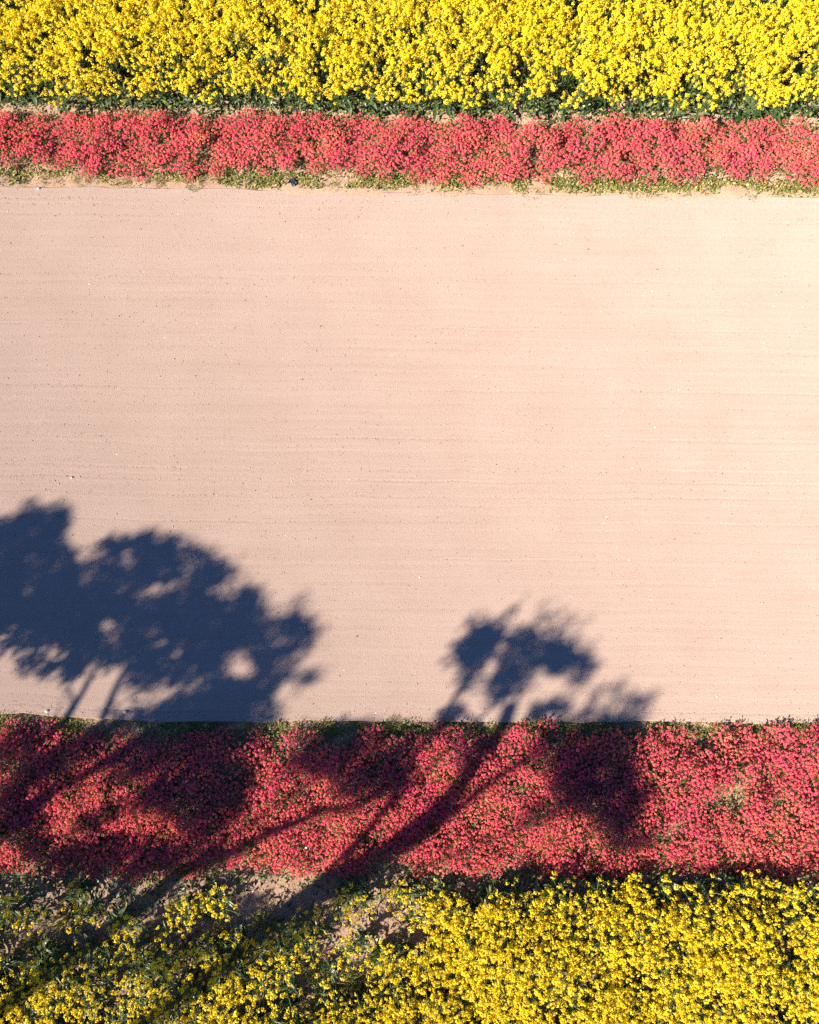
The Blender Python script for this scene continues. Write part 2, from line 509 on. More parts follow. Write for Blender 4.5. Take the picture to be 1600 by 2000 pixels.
def pink_plant(key, seed):
    rr = random.Random(seed)
    hgt = 0.21
    bl = Geo(); fo = Geo()
    for k in range(30):
        ph = k * 2.39996 + rr.uniform(-0.3, 0.3); q = math.sqrt((k + 0.5) / 30) * rr.uniform(0.85, 1.1)
        rad = 0.145 * q
        z = hgt * (1.02 - 0.22 * q * q) + rr.uniform(-0.06, 0.03)
        p = np.array([rad * math.cos(ph), rad * math.sin(ph), z])
        base = np.array([p[0] * 0.25, p[1] * 0.25, 0.02])
        side = np.array([-math.sin(ph), math.cos(ph), 0]) * 0.0025
        mid = (base + p) / 2 + np.array([p[0], p[1], 0]) * 0.25
        fo.add([base - side, base + side, mid + side, mid - side, p + side * 0.6, p - side * 0.6], [(0, 1, 2), (0, 2, 3), (3, 2, 4), (3, 4, 5)], 1)
        nd = np.array([p[0] * 2.2, p[1] * 2.2, 0.75])
        R = frame(nd, rr.uniform(0, 6))
        hr = 0.0125 * rr.uniform(0.55, 1.45)
        for f in range(7):
            if f == 0:
                d = np.array([0, 0, 1.0])
            else:
                a = f * 1.047 + rr.uniform(-0.25, 0.25); e = rr.uniform(0.85, 1.35)
                d = np.array([math.sin(e) * math.cos(a), math.sin(e) * math.sin(a), math.cos(e)])
            floret(bl, p + R @ d * hr * rr.uniform(0.6, 1.5), R @ (d + np.array([0, 0, 0.3])), 0.0112 * rr.uniform(0.65, 1.3), rr, 0)
    for k in range(46):
        ph = rr.uniform(0, 6.283); rad = 0.15 * math.sqrt(rr.random()); z = rr.uniform(0.04, 0.21)
        p = np.array([rad * math.cos(ph), rad * math.sin(ph), z])
        a2 = ph + rr.uniform(-1, 1); d = np.array([math.cos(a2), math.sin(a2), rr.uniform(-0.2, 0.9)]); d /= np.linalg.norm(d)
        w = np.cross(d, [rr.uniform(-.4, .4), rr.uniform(-.4, .4), 1]); w = w / np.linalg.norm(w) * rr.uniform(0.005, 0.009)
        L = rr.uniform(0.035, 0.065)
        fo.add([p, p + d * L * 0.5 - w, p + d * L, p + d * L * 0.5 + w], [(0, 1, 3), (1, 2, 3)], 0)
    reg(key + 'b', bl, [M_PINK], 'blossoms')
    reg(key + 'f', fo, [M_PLEAF, M_RSTEM], 'foliage')
    return [('blossoms', key + 'b', np.eye(4)), ('foliage', key + 'f', np.eye(4))]


PINK = [pink_plant('pk%d' % i, 500 + i) for i in range(8)]


# ------------------------------------------------------------------ planting
def place(protos, pick, X, Y, Z, sc, scz, rng, lean=0.12):
    """transforms for plants"""
    n = len(X)
    an = rng.uniform(0, 6.283, n)
    c, s = np.cos(an), np.sin(an)
    Mx = np.zeros((n, 4, 4)); Mx[:, 3, 3] = 1
    Mx[:, 0, 0] = c * sc; Mx[:, 0, 1] = -s * sc; Mx[:, 1, 0] = s * sc; Mx[:, 1, 1] = c * sc
    Mx[:, 2, 2] = scz
    Mx[:, 0, 2] = rng.normal(0, lean, n) * scz; Mx[:, 1, 2] = rng.normal(0, lean, n) * scz
    Mx[:, 0, 3] = X; Mx[:, 1, 3] = Y; Mx[:, 2, 3] = Z
    return Mx


def build_mass(name, protos, pick, Mx, **props):
    """all plants of a bed that stay joined"""
    byk = {}
    for v in range(len(protos)):
        sel = np.nonzero(pick == v)[0]
        if len(sel) == 0:
            continue
        for part, key, M in protos[v]:
            byk.setdefault(key, []).append(Mx[sel] @ M)
    mats = []; Vs = []; Ts = []; Ms = []; off = 0
    for key, lst in byk.items():
        V, T, Mi, ml, _ = MESH[key]
        A = np.concatenate(lst)
        for m in ml:
            if m not in mats:
                mats.append(m)
        remap = np.array([mats.index(m) for m in ml])
        W = np.einsum('nij,vj->nvi', A[:, :3, :3], V) + A[:, None, :3, 3]
        n = len(A)
        Vs.append(W.reshape(-1, 3)); Ts.append((T[None] + (np.arange(n) * len(V))[:, None, None]).reshape(-1, 3) + off)
        Ms.append(np.tile(remap[Mi], n)); off += n * len(V)
    me = make_mesh(name, np.concatenate(Vs), np.concatenate(Ts), mats, np.concatenate(Ms))
    return link(name, me, kind='stuff', **props)


def build_single(name, proto, M, **props):
    """one plant as a thing with its parts"""
    root = link(name, None, **props)
    Mb = Matrix(M.tolist())
    root.empty_display_size = 0.05
    root.matrix_world = Matrix.Translation(Mb.translation)
    R = Mb.to_3x3().to_4x4()
    for part, key, P in proto:
        o = link(part, MESH[key][4], root)
        o.matrix_basis = R @ Matrix(P.tolist())
        if part in ('blossoms', 'foliage'):
            o['kind'] = 'stuff'
    return root


def jitter_grid(x0, x1, y0, y1, step, rng):
    xs = np.arange(x0, x1, step); ys = np.arange(y0, y1, step)
    X, Y = np.meshgrid(xs, ys); X = X.ravel(); Y = Y.ravel()
    return X + rng.uniform(-0.48, 0.48, len(X)) * step, Y + rng.uniform(-0.48, 0.48, len(Y)) * step


def in_ell(px, py, e):
    return ((px - e[0]) / e[2]) ** 2 + ((py - e[1]) / e[3]) ** 2 < 1


def bed(mass, single, protos, pick, Mx, n_single, top_z, mass_props, single_props, zones):
    tip = Mx[:, :3, 3] + np.stack([Mx[:, 0, 2], Mx[:, 1, 2], Mx[:, 2, 2]], -1) * top_z
    px, py = project(tip)
    dist = np.linalg.norm(tip - np.array([0, 0, H]), axis=1)
    vis = (px > 12) & (px < 1588) & (py > 12) & (py < 1988)
    score = np.where(vis, Mx[:, 2, 2] / dist, -1)
    order = np.argsort(-score)
    chosen = np.zeros(len(pick), bool); chosen[order[:n_single]] = True
    chosen &= vis
    build_mass(mass, protos, pick[~chosen], Mx[~chosen], **mass_props)
    for i in np.nonzero(chosen)[0]:
        props = dict(single_props)
        zone = next(z for lim, z in zones if px[i] < lim)
        props['label'] = props['label'] + ' ' + zone
        props['group'] = props['group'] + ', ' + zone
        build_single(single, protos[pick[i]], Mx[i], **props)


# upper yellow field
r = np.random.default_rng(31)
y0 = rape_front(np.linspace(-XL, XL, 50)).min()
X, Y = jitter_grid(-XL - 0.2, XL + 0.2, y0 - 0.1, y0 + 2.35, 0.163, r)
front = rape_front(X) + 0.06 + (vnoise(X, Y * 0, 0.5) - 0.5) * 0.14
keep = Y > front
X, Y, front = X[keep], Y[keep], front[keep]
gapn = vnoise(X + 40, Y, 0.45)
keep = r.random(len(X)) > np.where(gapn < 0.15, 0.3, 0.02)
X, Y, front, gapn = X[keep], Y[keep], front[keep], gapn[keep]
d = Y - front
hs = np.clip(0.62 + 0.4 * np.clip(d / 0.45, 0, 1), 0, 1) * (0.86 + 0.26 * vnoise(X, Y, 0.7)) * r.uniform(0.9, 1.1, len(X))
Mx = place(RAPE_TALL, None, X, Y, ground_z(X, Y) - 0.01, r.uniform(0.9, 1.15, len(X)), hs, r)
bed('rapeseed_mass', 'rapeseed_plant', RAPE_TALL, r.integers(0, len(RAPE_TALL), len(X)), Mx, 140, 0.8,
    dict(label='dense mass of yellow flowering rapeseed filling the field along the top', category='rapeseed'),
    dict(label='tall yellow rapeseed plant near the front of the top field', category='rapeseed plant', group='rapeseed plants in the top field'),
    ((400, 'at its left end'), (800, 'left of its middle'), (1200, 'right of its middle'), (9999, 'at its right end')))

# lower yellow field, thin and patchy on the left
r = np.random.default_rng(32)
yb0 = low_pink_bot(np.linspace(-XL, XL, 50)).max()
X, Y = jitter_grid(-XL, XL, yb0 - 2.45, yb0 + 0.02, 0.148, r)
keep = Y < low_pink_bot(X) - 0.07
X, Y = X[keep], Y[keep]
px, py = project(np.stack([X, Y, np.full(len(X), 0.0)], -1))
BARE = [(545, 1755, 100, 36), (745, 1800, 105, 46), (640, 1775, 60, 22), (150, 1818, 140, 26), (330, 1805, 120, 34), (480, 1790, 70, 26), (610, 1880, 80, 45), (690, 1900, 60, 40)]
bare = np.zeros(len(X), bool)
for e in BARE:
    bare |= in_ell(px, py, e)
sparse = np.clip((760 - px) / 500, 0, 1) * 0.45 + np.where(vnoise(X + 13, Y + 7, 0.6) < 0.3, 0.35, 0)
sparse = np.where((px < 200) & (py > 1900), 0.1, sparse)
keep = (~bare | (r.random(len(X)) < 0.10)) & (r.random(len(X)) > sparse)
X, Y, px, py = X[keep], Y[keep], px[keep], py[keep]
leafy = (r.random(len(X)) < np.clip((900 - px) / 900, 0, 0.7)) | (Y > low_pink_bot(X) - 0.22) & (r.random(len(X)) < 0.6)
pick = np.where(leafy, len(RAPE_LOW) + r.integers(0, len(RAPE_LEAFY), len(X)), r.integers(0, len(RAPE_LOW), len(X)))
Mx = place(None, None, X, Y, ground_z(X, Y) - 0.01, r.uniform(0.85, 1.2, len(X)), (0.8 + 0.4 * vnoise(X, Y, 0.5)) * r.uniform(0.88, 1.12, len(X)), r, 0.15)
bed('rapeseed_mass', 'rapeseed_plant', RAPE_LOW + RAPE_LEAFY, pick, Mx, 160, 0.48,
    dict(label='patchy mass of yellow flowers and blue green leaves filling the bottom field', category='rapeseed'),
    dict(label='low yellow rapeseed plant in the bottom field', category='rapeseed plant', group='rapeseed plants in the bottom field'),
    ((380, 'in its leafy shaded left end'), (820, 'by the bare soil patches'), (1200, 'right of the bare soil patches'), (9999, 'in its dense right end')))

# pink strips
for (mass, seed, top, bot, step, nsing, lab_m, lab_s, grp, hsc) in (
        ('pink_flower_mass', 41, low_pink_top, low_pink_bot, 0.150, 200, 'broad strip of coral pink flowers below the road, striped by tree shadow',
         'coral pink plant in the broad lower strip', 'plants of the lower pink strip', 1.0),
        ('pink_flower_mass', 42, up_pink_top, up_pink_bot, 0.150, 100, 'narrow sunlit strip of coral pink flowers above the road',
         'coral pink plant in the narrow upper strip', 'plants of the upper pink strip', 0.95)):
    r = np.random.default_rng(seed)
    xx = np.linspace(-XL, XL, 80)
    X, Y = jitter_grid(-XL, XL, bot(xx).min(), top(xx).max(), step, r)
    wob = (vnoise(X, Y * 0 + seed, 0.4) - 0.5) * 0.10
    keep = (Y < top(X) - 0.07 + wob) & (Y > bot(X) + 0.07 + wob * 0.8)
    X, Y = X[keep], Y[keep]
    keep = r.random(len(X)) > np.where(vnoise(X + 3, Y + 17, 0.35) < 0.16, 0.4, 0.02)
    X, Y = X[keep], Y[keep]
    inset = np.minimum(top(X) - Y, Y - bot(X))
    hz = hsc * (0.5 + 0.95 * vnoise(X + 8, Y + 2, 0.33)) * r.uniform(0.9, 1.1, len(X)) * np.clip((0.55 if seed == 42 else 0.30) + inset / 0.45, 0, 1)
    Mx = place(PINK, None, X, Y, ground_z(X, Y) - 0.01, r.uniform(0.85, 1.12, len(X)), hz, r, 0.15)
    bed(mass, 'pink_flower_plant', PINK, r.integers(0, len(PINK), len(X)), Mx, nsing, 0.21,
        dict(label=lab_m, category='flowers'), dict(label=lab_s, category='flowering plant', group=grp),
        ((480, 'at its left end'), (830, 'left of its middle'), (1290, 'right of its middle'), (9999, 'at its right end')) if seed == 42 else
        ((480, 'below the big tree shadow'), (830, 'between the two tree shadows'), (1290, 'below the round tree shadow'), (9999, 'in its unshaded right end')))


# low leaves covering the soil under the flowers
def understory(name, x, y, zmax, lmin, lmax, mats, mfrac, seed, **props):
    r = np.random.default_rng(seed); n = len(x)
    an = r.uniform(0, 6.283, n); L = r.uniform(lmin, lmax, n); el = r.uniform(-0.2, 0.9, n)
    d = np.stack([np.cos(an) * np.cos(el), np.sin(an) * np.cos(el), np.sin(el)], -1) * L[:, None]
    w = np.stack([-np.sin(an), np.cos(an), r.normal(0, 0.4, n)], -1) * (L * r.uniform(0.14, 0.28, n))[:, None]
    p = np.stack([x, y, ground_z(x, y) + r.uniform(0.005, zmax, n)], -1)
    up = np.array([0, 0, 1.0]) * (L * 0.12)[:, None]
    V = np.stack([p, p + d * 0.5 - w + up, p + d * 0.5, p + d * 0.5 + w + up, p + d - up], 1)
    T = np.array([(0, 2, 1), (0, 3, 2), (1, 2, 4), (2, 3, 4)])[None] + (np.arange(n) * 5)[:, None, None]
    mi = np.repeat((r.random(n) < mfrac).astype(int), 4)
    return link(name, make_mesh(name, V.reshape(-1, 3), T.reshape(-1, 3), mats, mi), kind='stuff', **props)


r = np.random.default_rng(61)
n = 20000
x = r.uniform(-XL, XL, n); y = rape_front(x) + 0.03 + r.random(n) ** 1.5 * 2.2
understory('leaf_cover', x, y, 0.30, 0.03, 0.10, [M_RLEAF, M_GRASS], 0.2, 1, label='dark green leaves low under the top yellow field', category='leaves')
x = r.uniform(-XL, XL, n); y = low_pink_bot(x) + 0.06 - r.random(n) * 2.8
px, py = project(np.stack([x, y, np.zeros(n)], -1))
k = np.ones(n, bool)
for e in BARE:
    k &= ~in_ell(px, py, e) | (r.random(n) < 0.25)
understory('leaf_cover', x[k], y[k], 0.16, 0.03, 0.09, [M_RLEAF, M_GRASS], 0.3, 2, label='dark green leaves low under the bottom yellow field', category='leaves')
for sd, top, bot, lab in ((3, low_pink_top, low_pink_bot, 'olive leaves low under the broad lower pink strip'), (4, up_pink_top, up_pink_bot, 'olive leaves low under the narrow upper pink strip')):
    n = 22000 if sd == 3 else 12000
    x = r.uniform(-XL, XL, n); q = r.random(n); y = bot(x) + 0.02 + q * (top(x) - bot(x) - 0.04)
    understory('leaf_cover', x, y, 0.08, 0.02, 0.06, [M_PLEAF, M_GRASS], 0.2, sd + 10, label=lab, category='leaves')


# ------------------------------------------------------------------ verge grass
def tuft_geo(seed, nb, rad, hgt, dry):
    rr = random.Random(seed); g = Geo()
    for k in range(nb):
        ph = rr.uniform(0, 6.283); q = rad * math.sqrt(rr.random())
        p = np.array([q * math.cos(ph), q * math.sin(ph), -0.01])
        a = ph + rr.uniform(-1.2, 1.2)
        d = np.array([math.cos(a), math.sin(a), 0]); w = np.array([-d[1], d[0], 0]) * rr.uniform(0.0025, 0.005)
        L = hgt * rr.uniform(0.6, 1.2); out = rr.uniform(0.25, 0.95)
        p1 = p + d * L * out * 0.45 + np.array([0, 0, L * 0.65]); p2 = p + d * L * out + np.array([0, 0, L * rr.uniform(0.55, 0.95)])
        g.add([p - w, p + w, p1 + w * 0.8, p1 - w * 0.8, p2], [(0, 1, 2), (0, 2, 3), (3, 2, 4)], 1 if rr.random() < dry else 0)
    return g


TUFT = [tuft_geo(700 + i, 120, 0.085 + 0.012 * (i % 4), 0.052 + 0.008 * (i % 3), (0.1, 0.3, 0.15, 0.65)[i % 4]).mesh('grass_tuft', [M_GRASS, M_STRAW]) for i in range(8)]
WILD = [tuft_geo(720 + i, 150, 0.11, 0.17, 0.12).mesh('grass_tuft', [M_GRASS, M_STRAW]) for i in range(3)]
UPV = [(20, 348), (60, 352), (96, 350), (128, 350), (160, 352), (200, 356), (240, 356), (300, 356), (330, 358), (380, 360), (420, 358), (505, 354), (527, 355),
       (600, 366), (650, 366), (690, 366), (760, 362), (800, 366), (822, 366), (880, 370), (905, 368), (960, 362), (990, 370), (1040, 378), (1110, 372),
       (1150, 374), (1240, 376), (1270, 372), (1302, 378), (1330, 372), (1380, 374), (1405, 368), (1470, 378), (1530, 376), (1562, 376), (1590, 374)]
LOV = [(10, 1403), (50, 1408), (115, 1406), (135, 1408), (155, 1412), (210, 1418), (330, 1418), (362, 1416), (392, 1418), (424, 1417), (548, 1416), (572, 1421),
       (630, 1421), (665, 1419), (690, 1420), (722, 1420), (752, 1412), (772, 1411), (770, 1421), (812, 1421), (880, 1420), (905, 1418), (950, 1419), (1000, 1419),
       (1042, 1418), (1100, 1418), (1132, 1419), (1190, 1419), (1290, 1421), (1380, 1421), (1420, 1420), (1500, 1419), (1542, 1420), (1592, 1421)]
WLD = [(250, 1790), (300, 1830), (360, 1850), (110, 1850), (70, 1840), (620, 1900), (660, 1920), (700, 1915), (640, 1950), (690, 1950), (720, 1930), (440, 1830), (560, 1870),
       (130, 1800), (200, 1860), (410, 1780), (480, 1850), (520, 1800)]
rr = random.Random(77)
for pts, lib, lab, grp in ((UPV, TUFT, 'small grass tuft on the verge above the road', 'grass tufts on the upper verge'),
                           (LOV, TUFT, 'small grass tuft on the verge below the road', 'grass tufts on the lower verge'),
                           (WLD, WILD, 'loose longer grass tuft in the bottom field', 'grass tufts in the bottom field')):
    for (x, y) in pts:
        w = ground(x, y, 0.0)
        k = sorted(pts).index((x, y)) + 1
        nth = '%d%s' % (k, 'th' if 10 < k < 14 else {1: 'st', 2: 'nd', 3: 'rd'}.get(k % 10, 'th'))
        o = link('grass_tuft', rr.choice(lib), label='%s, %s from the left' % (lab, nth), category='grass tuft', group=grp)
        o.location = (w[0], w[1], float(ground_z(w[0], w[1])))
        s = rr.uniform(0.8, 1.3)
        o.scale = (s * rr.uniform(0.9, 1.4), s * 0.85, s)
        o.rotation_euler = (0, 0, rr.uniform(-0.5, 0.5) + (math.pi if rr.random() < 0.5 else 0))

# thin low grass along both verges
r = np.random.default_rng(71)
n = 15000
x = r.uniform(-XL, XL, n); q = r.random(n)
y = np.where(r.random(n) < 0.68, road_top(x) + 0.02 + q * 0.24, road_bot(x) - 0.02 - q * 0.16)
k = vnoise(x + 20, y * 1.5, 0.3) > 0.36
understory('verge_grass', x[k], y[k], 0.03, 0.025, 0.065, [M_GRASS, M_STRAW], 0.15, 72, label='thin low green grass along both road verges', category='grass')

# dry straw lying about on verges and bare patches
r = np.random.default_rng(51)
n = 5200
sx = r.uniform(-XL, XL, n); q = r.random(n); side = r.integers(0, 4, n)
sy = np.where(side == 0, road_top(sx) + 0.03 + q * 0.22, np.where(side == 1, road_bot(sx) - 0.03 - q * 0.15, np.where(side == 2, b0 - q * 2.4, rape_front(sx) + 0.02 - q * 0.18)))
an = r.uniform(0, 6.283, n); L = r.uniform(0.02, 0.07, n)
d = np.stack([np.cos(an) * L, np.sin(an) * L, r.uniform(0, 0.02, n)], -1); w = np.stack([-np.sin(an), np.cos(an), np.zeros(n)], -1) * 0.002
p = np.stack([sx, sy, ground_z(sx, sy) + 0.014], -1)
V = np.stack([p - d - w, p - d + w, p + d + w, p + d - w], 1)
T = np.array([(0, 1, 2), (0, 2, 3)])[None] + (np.arange(n) * 4)[:, None, None]
link('straw_litter', make_mesh('straw_litter', V.reshape(-1, 3), T.reshape(-1, 3), [M_STRAW]), kind='stuff', label='dry straw bits littering the verges and bare soil', category='straw')


# ------------------------------------------------------------------ trees beyond the lower left, seen by their shadows
def poly_area(P):
    P = np.asarray(P, float); x, y = P[:, 0], P[:, 1]
    return 0.5 * abs(np.dot(x, np.roll(y, 1)) - np.dot(y, np.roll(x, 1)))


def in_poly(x, y, P):
    c = False; j = len(P) - 1
    for i in range(len(P)):
        xi, yi = P[i]; xj, yj = P[j]
        if (yi > y) != (yj > y) and x < (xj - xi) * (y - yi) / (yj - yi) + xi:
            c = not c
        j = i
    return c


def make_tree(name, base_px, shapes, holes, limb_to, label, seed, depth=0.9, trunk_r=0.11, trunk_h=3.0, boughs=()):
    """shapes: (polygon seen in the shadow, level it falls on, leaf density); the leaves hang where the sun reaches that shadow through the crown"""
    rr = random.Random(seed)
    B = ground(*base_px)
    root = link(name, None, label=label, category='tree')
    root.location = (B[0], B[1], -0.03)
    hxy = TO_SUN[:2]

    def lift(px, py, z, dt):
        G = ground(px, py, z)
        t0 = ((B[:2] - G[:2]) @ hxy) / (hxy @ hxy)
        return G + TO_SUN * (max(t0 + dt, 1.4))

    g = Geo()
    for P, z, dens in shapes:
        P = np.asarray(P, float)
        n = int(poly_area(P) / 62 * dens)
        lo, hi = P.min(0), P.max(0)
        for _ in range(n):
            for _try in range(60):
                x, y = rr.uniform(lo[0], hi[0]), rr.uniform(lo[1], hi[1])
                if in_poly(x, y, P) and not (vnoise(x + seed * 7, y, 19.0) < 0.37 and rr.random() < 0.85) and not any(in_ell(x, y, (h[0], h[1], h[2] * 1.12, h[3] * 1.2)) for h in holes):
                    break
            else:
                continue
            c = lift(x, y, z, rr.uniform(-1, 1) * depth)
            for _l in range(8):
                p = c + np.array([rr.gauss(0, 0.045) for _k in range(3)])
                d = np.array([rr.gauss(0, 1), rr.gauss(0, 1), rr.gauss(-0.3, 0.6)]); d /= np.linalg.norm(d)
                w = np.cross(d, [rr.gauss(0, 1), rr.gauss(0, 1), rr.gauss(0, 1)]); w = w / np.linalg.norm(w) * rr.uniform(0.016, 0.028)
                L = rr.uniform(0.06, 0.10)
                g.add([p, p + d * L * 0.5 - w, p + d * L, p + d * L * 0.5 + w], [(0, 1, 3), (1, 2, 3)])
    V, T, M = g.arrays()
    V = V - np.array(root.location)
    link('crown', make_mesh('crown', V, T, [M_TLEAF]), root, kind='stuff')
    # trunk with a gentle bend, limbs running up into the crown
    tg = Geo()
    fork = np.array([rr.uniform(-0.1, 0.1), rr.uniform(-0.1, 0.1), trunk_h])
    pts = [np.array([0, 0, -0.1]), np.array([rr.uniform(-.05, .05), rr.uniform(-.05, .05), trunk_h * 0.35]), fork * np.array([0.6, 0.6, 0.7]), fork]
    tg.tube(pts, [trunk_r * 1.15, trunk_r, trunk_r * 0.85, trunk_r * 0.7], 9)
    link('trunk', tg.mesh('trunk', [M_BARK], True), root)
    for k, (x, y, z) in enumerate(limb_to):
        lg = Geo()
        e = lift(x, y, z, rr.uniform(-0.4, 0.4)) - np.array(root.location)
        s = fork * 0.0 + pts[2] * (1 - (k % 3) / 2.0) + fork * ((k % 3) / 2.0)
        m1 = s * 0.6 + e * 0.4 + np.array([rr.uniform(-.12, .12), rr.uniform(-.12, .12), -0.02 if e[2] > s[2] else 0.25])
        m2 = s * 0.25 + e * 0.75 + np.array([rr.uniform(-.12, .12), rr.uniform(-.12, .12), 0.08])
        rb = trunk_r * rr.uniform(0.28, 0.42)
        lg.tube([s, m1, m2, e], [rb, rb * 0.75, rb * 0.45, 0.008], 6)
        for tw in range(2):
            q = rr.uniform(0.4, 0.95); st = m1 * (1 - q) + e * q
            en = st + np.array([rr.gauss(0, 0.3), rr.gauss(0, 0.3), rr.uniform(0.05, 0.35)])
            lg.tube([st, (st + en) / 2 + np.array([0, 0, 0.04]), en], [rb * 0.3, rb * 0.2, 0.004], 4)
        link('limb', lg.mesh('limb', [M_BARK], True), root)
    for path, r0 in boughs:                     # long boughs that can be followed in the shadow
        lg = Geo()
        P = [lift(x, y, z, 0.0) - np.array(root.location) for x, y, z in path]
        P = [np.array([0, 0, min(P[0][2] - 0.25, trunk_h)])] + P
        lg.tube(P, np.linspace(r0, r0 * 0.5, len(P)), 7)
        link('limb', lg.mesh('limb', [M_BARK], True), root)
    return root


def ell(cx, cy, a, b, rot=0.0, n=14):
    c, s = math.cos(rot), math.sin(rot)
    return [(cx + a * math.cos(t) * c - b * math.sin(t) * s, cy + a * math.cos(t) * s + b * math.sin(t) * c) for t in np.linspace(0, 2 * math.pi, n, endpoint=False)]


# big crown whose shadow fills the lower left of the road
make_tree('broadleaf_tree', (-480, 1960),
          [([(165, 1110), (185, 1065), (240, 1048), (300, 1040), (350, 1052), (400, 1082), (450, 1110), (462, 1138), (500, 1158), (515, 1195), (555, 1215), (572, 1190), (598, 1215),
             (612, 1235), (606, 1262), (592, 1295), (605, 1320), (592, 1336), (560, 1325), (548, 1345), (560, 1380), (552, 1412), (300, 1415), (255, 1395), (265, 1340), (232, 1310),
             (200, 1290), (170, 1300), (150, 1260), (150, 1160)], 0, 1.0),
           ([(0, 1180), (150, 1150), (210, 1230), (170, 1290), (130, 1330), (60, 1310), (20, 1260), (0, 1250)], 0, 0.9),
           (ell(240, 1395, 40, 14), 0, 0.5), (ell(616, 1224, 12, 16), 0, 0.7), (ell(608, 1322, 16, 14), 0, 0.7), (ell(578, 1185, 10, 16), 0, 0.6), (ell(60, 985, 10, 10), 0, 0.4), (ell(350, 1420, 110, 18), 0.1, 0.6)],
          [(470, 1300, 36, 28), (300, 1152, 28, 16), (440, 1152, 28, 14), (212, 1238, 20, 28), (100, 1272, 20, 16), (190, 1322, 26, 14), (255, 1092, 15, 20), (372, 1098, 18, 8),
           (320, 1352, 36, 15), (232, 1145, 15, 12), (300, 1365, 30, 10), (560, 1362, 26, 30), (375, 1305, 22, 8), (115, 1310, 12, 14), (180, 1195, 14, 10), (548, 1245, 26, 10)],
          [(220, 1240, 0), (130, 1330, 0), (330, 1120, 0), (480, 1220, 0), (560, 1290, 0), (420, 1370, 0)],
          'large leafy tree left of the bottom edge, casting the big blue shadow on the road', 901, 1.0, 0.13, 3.2)
# its neighbour, cut by the left edge
make_tree('broadleaf_tree', (-840, 1800),
          [([(-330, 1140), (-250, 1040), (-120, 985), (-40, 1005), (0, 1012), (30, 1006), (50, 992), (66, 982), (84, 1000), (120, 994), (134, 1004), (122, 1026), (130, 1060), (145, 1095), (165, 1120),
             (160, 1180), (90, 1215), (0, 1230), (-200, 1290), (-320, 1230)], 0, 1.45)],
          [(-60, 1120, 24, 18), (-180, 1180, 26, 16)],
          [(60, 1050, 0), (-100, 1060, 0), (-220, 1150, 0), (100, 1150, 0)],
          'tall leafy tree farther left, its crown shadow cut by the left edge of the road', 902, 0.9, 0.12, 3.4)
# lone smaller tree, shadow right of centre
make_tree('broadleaf_tree', (120, 2095),
          [([(884, 1285), (898, 1252), (930, 1222), (985, 1216), (1004, 1238), (1008, 1262), (985, 1262), (950, 1262), (940, 1285), (905, 1298)], 0, 1.0),
           ([(1032, 1245), (1072, 1216), (1106, 1240), (1120, 1268), (1156, 1286), (1158, 1306), (1120, 1314), (1060, 1300), (1030, 1290), (1028, 1262)], 0, 1.1),
           ([(985, 1265), (1012, 1285), (1018, 1310), (1008, 1350), (995, 1378), (958, 1362), (955, 1335), (980, 1310)], 0, 0.9),
           (ell(938, 1278, 38, 20), 0, 0.7), (ell(1015, 1262, 22, 30), 0, 0.55), (ell(920, 1320, 14, 34, 0.4), 0, 0.6), (ell(884, 1395, 17, 19), 0, 0.9), (ell(1070, 1384, 42, 17, -0.3), 0, 0.8),
           (ell(1245, 1366, 26, 16), 0, 0.6), (ell(1205, 1345, 34, 12, -0.2), 0, 0.28), (ell(1218, 1402, 24, 12), 0, 0.6), (ell(1160, 1378, 20, 22), 0, 0.25), (ell(1110, 1335, 40, 10, -0.3), 0, 0.3),
           (ell(925, 1204, 16, 12), 0, 0.3), (ell(1008, 1196, 8, 20, 0.3), 0, 0.35), (ell(1066, 1198, 34, 9), 0, 0.35), (ell(1120, 1214, 16, 10), 0, 0.4), (ell(1142, 1262, 10, 14), 0, 0.35),
           (ell(880, 1275, 12, 8), 0, 0.3), (ell(1005, 1285, 105, 62, 0.1), 0, 0.22),
           (ell(1180, 1540, 92, 62, 0.2), 0.2, 0.9), (ell(1130, 1462, 95, 32, -0.1), 0.2, 0.8), (ell(1215, 1625, 65, 38, 0.4), 0.2, 0.75), (ell(1225, 1490, 40, 30), 0.2, 0.5), (ell(1055, 1585, 40, 16, -0.5), 0.2, 0.6)],
          [(962, 1298, 16, 20), (1062, 1342, 24, 18)],
          [(1080, 1260, 0), (960, 1250, 0), (1240, 1360, 0), (1190, 1540, 0.2)],
          'slim tree just below the bottom edge, casting the round shadow right of centre', 903, 0.6, 0.12, 3.3,
          [([(590, 1800, 0.3), (700, 1712, 0.2), (820, 1630, 0.2), (895, 1540, 0.2), (950, 1450, 0.2), (1000, 1375, 0)], 0.145), ([(700, 1712, 0.2), (850, 1615, 0.2), (935, 1545, 0.2), (1010, 1498, 0.2), (1090, 1460, 0.2)], 0.07), ([(895, 1540, 0.2), (915, 1480, 0.2), (912, 1425, 0.1), (890, 1385, 0)], 0.05)])
